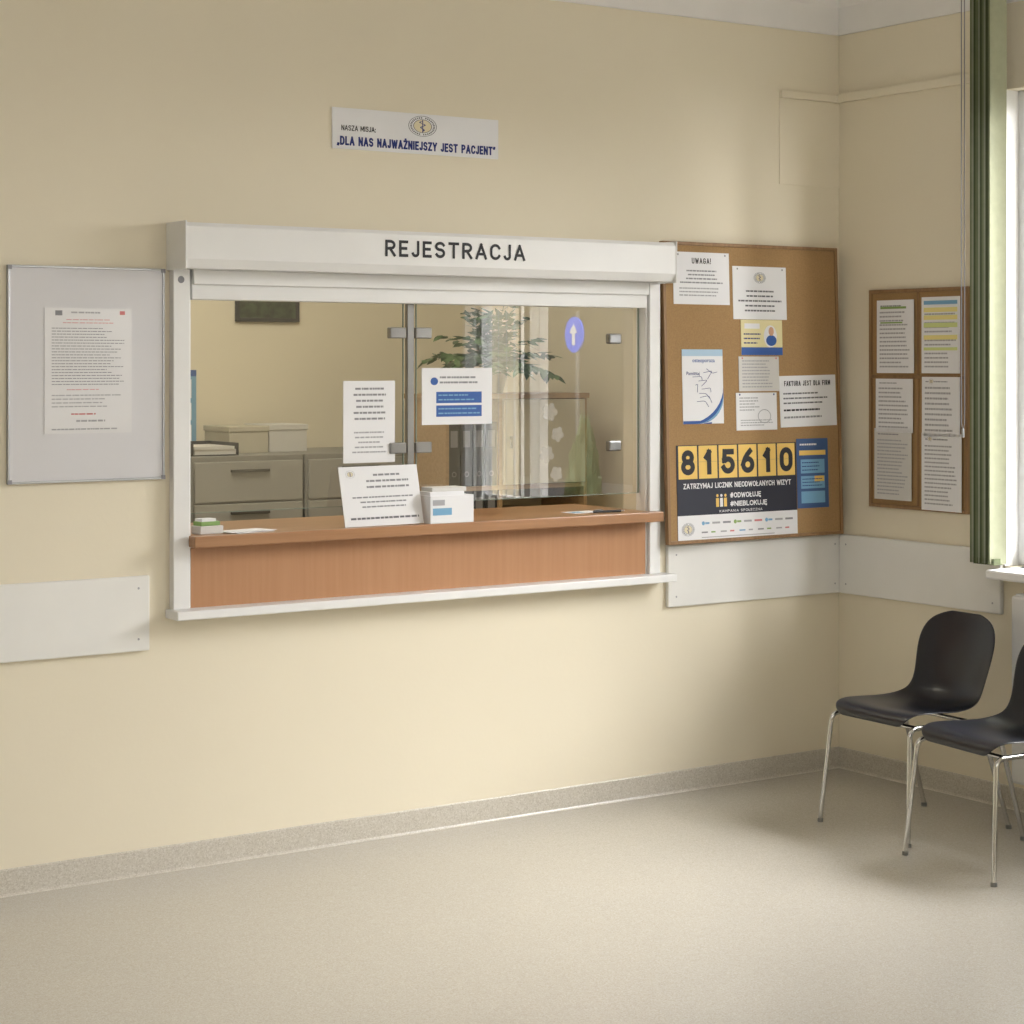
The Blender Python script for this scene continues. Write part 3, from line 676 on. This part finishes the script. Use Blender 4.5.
boxes('paper_pile',[(-0.105,0.11,-0.14,0.13,0.006,0.03),(-0.11,0.10,-0.145,0.12,0.03,0.045)],M_paper2,r)
o=sheet('wall_calendar',"blue and white wall calendar on office wall","calendar",Matrix.Translation((0,3.0,0)),-1.80,-1.535,1.27,1.66,M_lblue,out=0.0,th=0.006)
for c in [(0.1,0.12,0.9,0.36),(0.1,0.42,0.9,0.64),(0.1,0.7,0.9,0.92)]: rect(o,*c,M_paper,y=-0.004)
rect(o,0.0,0.0,1.0,0.08,M_blue,y=-0.004)
r=root('wall_picture',"dark framed green landscape picture on office wall","picture",(-1.14,3.0,1.905))
box('canvas',-0.17,0.17,-0.015,0,0.01,0.27,M_tv,r); boxes('frame',[(a,b,-0.022,0,c,d) for a,b,c,d in frame_rects(-0.18,0.18,0,0.28,0.02)],M_ink,r,0.002)
# shelf unit
SY=1.94
r=root('shelf_unit',"open beech shelf unit holding binders and plant","shelf",(-0.305,SY,0))
def sb(n,*l): return boxes(n,list(l),M_woods,r,0.002)
sb('side_panel',(-0.42,-0.40,0,0.38,0,1.52)); sb('side_panel',(0.40,0.42,0,0.38,0,1.52)); sb('divider',(-0.11,-0.09,0.002,0.37,0.08,1.52))
sb('top_board',(-0.43,0.43,-0.01,0.39,1.52,1.545))
for z in (0.08,0.42,0.75,1.075): sb('shelf_board',(-0.40,0.40,0.0,0.37,z,z+0.022))
box('back_board',-0.42,0.42,0.37,0.38,0.05,1.52,mat('shelf_back',(205,196,170),0.7,var=0.03),r)
d=box('reflection_panel',-0.088,0.398,-0.016,0.0,1.10,1.515,M_reflpanel,r,0.002); d['label']="added pale panel imitating a curtain reflection"  # added pale panel, stands in for the curtain mirrored in the glass
box('added_knob',-0.215,-0.205,-0.02,-0.008,-0.03,0.03,M_steel,d,0.002)
bd=None
for i in range(8):
    if i>=4: z=0.772; x=-0.695+(i-4)*0.072
    else: z=1.097; x=-0.695+i*0.072
    if bd is None:
        bd=root('ring_binder',"dark grey lever arch binder standing on shelf","binder",(x+0.03,SY+0.02,z),0,"binders on the office shelf")
        box('spine',-0.033,0.033,0,0.012,0,0.31,M_dgrey,bd,0.002); box('cover',-0.033,-0.029,0.012,0.27,0,0.31,M_dgrey,bd); box('cover',0.029,0.033,0.012,0.27,0,0.31,M_dgrey,bd); box('spine_label',-0.02,0.02,-0.001,0,0.19,0.27,M_inkg,bd); box('paper_block',-0.028,0.028,0.012,0.25,0.01,0.3,M_paper2,bd)
        ellipse('finger_ring',0,0.06,0.013,0.013,M_steel,bd,-0.001,0.7,20)
    else:
        b2=bpy.data.objects.new('ring_binder',None); link(b2); b2.location=(x+0.03,SY+0.02,z); tag(b2,"dark grey lever arch binder standing on shelf","binder","binders on the office shelf")
        for c in list(bd.children):
            d=c.copy(); COL.objects.link(d); d.parent=b2
carton(-0.38,-0.125,SY+0.03,SY+0.3,0.772,0.2,M_card,"cream storage box on the beech shelf")
# plant
r=root('potted_plant',"leafy green potted plant on top of shelf","plant",(-0.36,SY+0.15,1.545))
bm=bmesh.new(); bmesh.ops.create_cone(bm,cap_ends=True,segments=24,radius1=0.055,radius2=0.08,depth=0.10); o=meshobj('pot',bm,M_pot,r); o.location=(0,0,0.05)
bm=bmesh.new(); bmesh.ops.create_cone(bm,cap_ends=True,segments=24,radius1=0.07,radius2=0.07,depth=0.01); o=meshobj('soil',bm,mat('soil',(60,45,32),0.9),r); o.location=(0,0,0.098)
bm=bmesh.new(); bs=bmesh.new()
for s in range(46):
    a=random.uniform(0,2*math.pi); el=random.uniform(0.4,1.5); L=random.uniform(0.2,0.40)
    p=Vector((0,0,0.10)); d=Vector((math.cos(a)*math.cos(el),math.sin(a)*math.cos(el),math.sin(el)))
    for k in range(12):
        q=p+d*(L/12); d=(d+Vector((0,0,-0.085))).normalized()
        sd=d.cross(Vector((0,0,1))).normalized()*0.002
        bs.faces.new([bs.verts.new(v) for v in (p-sd,p+sd,q+sd,q-sd)])
        if k>2:
            for sg in (-1,1):
                ld=(d*0.6+sd.normalized()*sg+Vector((random.uniform(-.3,.3),random.uniform(-.3,.3),random.uniform(-0.7,0.15)))).normalized(); wv=ld.cross(Vector((random.uniform(-.5,.5),random.uniform(-.5,.5),1))).normalized()*0.017; l=random.uniform(0.06,0.09)
                m1=q+ld*l*0.25; m2=q+ld*l*0.6
                bm.faces.new([bm.verts.new(v) for v in (q,m1+wv,m2+wv*0.8,q+ld*l,m2-wv*0.8,m1-wv)])
        p=q
meshobj('foliage',bm,M_leaf,r); meshobj('stems',bs,M_leaf,r)

# ---------------------------------------------------------------- street outside the window
M_asph=mat('asphalt',(90,90,88),0.9,var=0.1,scale=20); M_fac=mat('facade_plaster',(84,80,72),0.8,var=0.05)
M_sblue=mat('sign_blue',(5,100,250),0.4,var=0.0)
o=box('floor_outside',0.36,40,-45,10,-0.5,-0.4,M_asph); struct(o)
r=root('street_sign',"blue round street sign with white arrow on pole","street sign",(8.0,-12.80,-0.4))
tube('pole',[(0,0,0),(0,0,2.7)],0.03,M_steel,r)
bm=bmesh.new(); bmesh.ops.create_cone(bm,cap_ends=True,segments=32,radius1=0.21,radius2=0.21,depth=0.02); o=meshobj('sign_disc',bm,M_sblue,r); o.location=(-0.045,0,2.42); o.rotation_euler=(0,math.pi/2,math.radians(6))
bm=bmesh.new(); bm.faces.new([bm.verts.new((x*0.012,0,z*0.01)) for x,z in ((-3,-12),(3,-12),(3,2),(8,2),(0,13),(-8,2),(-3,2))]); o=meshobj('arrow',bm,M_paper,r); o.location=(-0.060,-0.0015,2.42); o.rotation_euler=(0,0,math.radians(-84))
r=root('shrub',"small leafy dark green shrub beside the street","shrub",(3.05,-5.93,-0.4))
bm=bmesh.new(); bmesh.ops.create_icosphere(bm,subdivisions=4,radius=1.0)
for v in bm.verts:
    f=random.uniform(0.82,1.12); v.co=Vector((v.co.x*0.14*f,v.co.y*0.14*f,0.9+v.co.z*0.75*f))
meshobj('foliage',bm,M_leafd,r)
tube('stem',[(0,0,0),(0,0,0.4)],0.03,M_frame,r)
r=root('building',"plain plastered building across the street","building",(15,-22,-0.4))
box('facade',0,6,-12,12,0,9,M_fac,r)
for i in range(6):
    for j in range(2):
        box('window_opening',-0.03,0.02,-10.5+i*3.8,-9.2+i*3.8,1.3+j*3.6,3.0+j*3.6,M_dgrey,r)

# ---------------------------------------------------------------- lights
def area(name,loc,target,sx,sy,p,col=(1,1,1)):
    l=bpy.data.lights.new(name,'AREA'); l.shape='RECTANGLE'; l.size=sx; l.size_y=sy; l.energy=p; l.color=col
    o=bpy.data.objects.new(name,l); link(o); o.location=loc
    o.rotation_euler=(Vector(target)-Vector(loc)).to_track_quat('-Z','Y').to_euler(); return o
area('sky_light',(2.9,-2.8,3.9),(-2.6,-2.2,0.3),5.4,3.0,1300,(1,0.995,0.985))
area('sky_light_rear',(1.5,-7.8,3.0),(-2.8,-3.2,0.3),3.0,2.0,680,(1,0.995,0.985))
area('room_fill',(-4.0,-4.2,3.2),(-2.6,-2.6,0.0),3.0,3.0,62,(1,0.99,0.97))  # fill light added overhead to lift the waiting room
area('office_fill',(-2.0,1.3,3.2),(-1.6,1.7,0),1.6,1.0,38,(1,0.94,0.80))  # warm fill added to brighten the space behind the hatch
l=bpy.data.lights.new('sun','SUN'); l.energy=13; l.angle=0.02; o=bpy.data.objects.new('sun',l); link(o); o.rotation_euler=Vector((0.55,-0.5,-0.6)).to_track_quat('-Z','Y').to_euler(); o.location=(2,3,8)
w=bpy.data.worlds.new('World'); S.world=w; w.use_nodes=True
bg=w.node_tree.nodes['Background']; bg.inputs['Color'].default_value=(0.95,0.97,1.0,1); bg.inputs['Strength'].default_value=2.3

# ---------------------------------------------------------------- camera
cam=bpy.data.cameras.new('camera'); co=bpy.data.objects.new('camera',cam); link(co)
co.location=(-5.854,-6.172,1.7); co.rotation_euler=(math.pi/2,0,-math.asin(0.5621))
cam.sensor_width=36; cam.lens=70.31; cam.shift_y=-150/1024; cam.clip_end=200
S.camera=co
for o in bpy.data.objects:
    for k in ('w','h'):
        if k in o.keys(): del o[k]
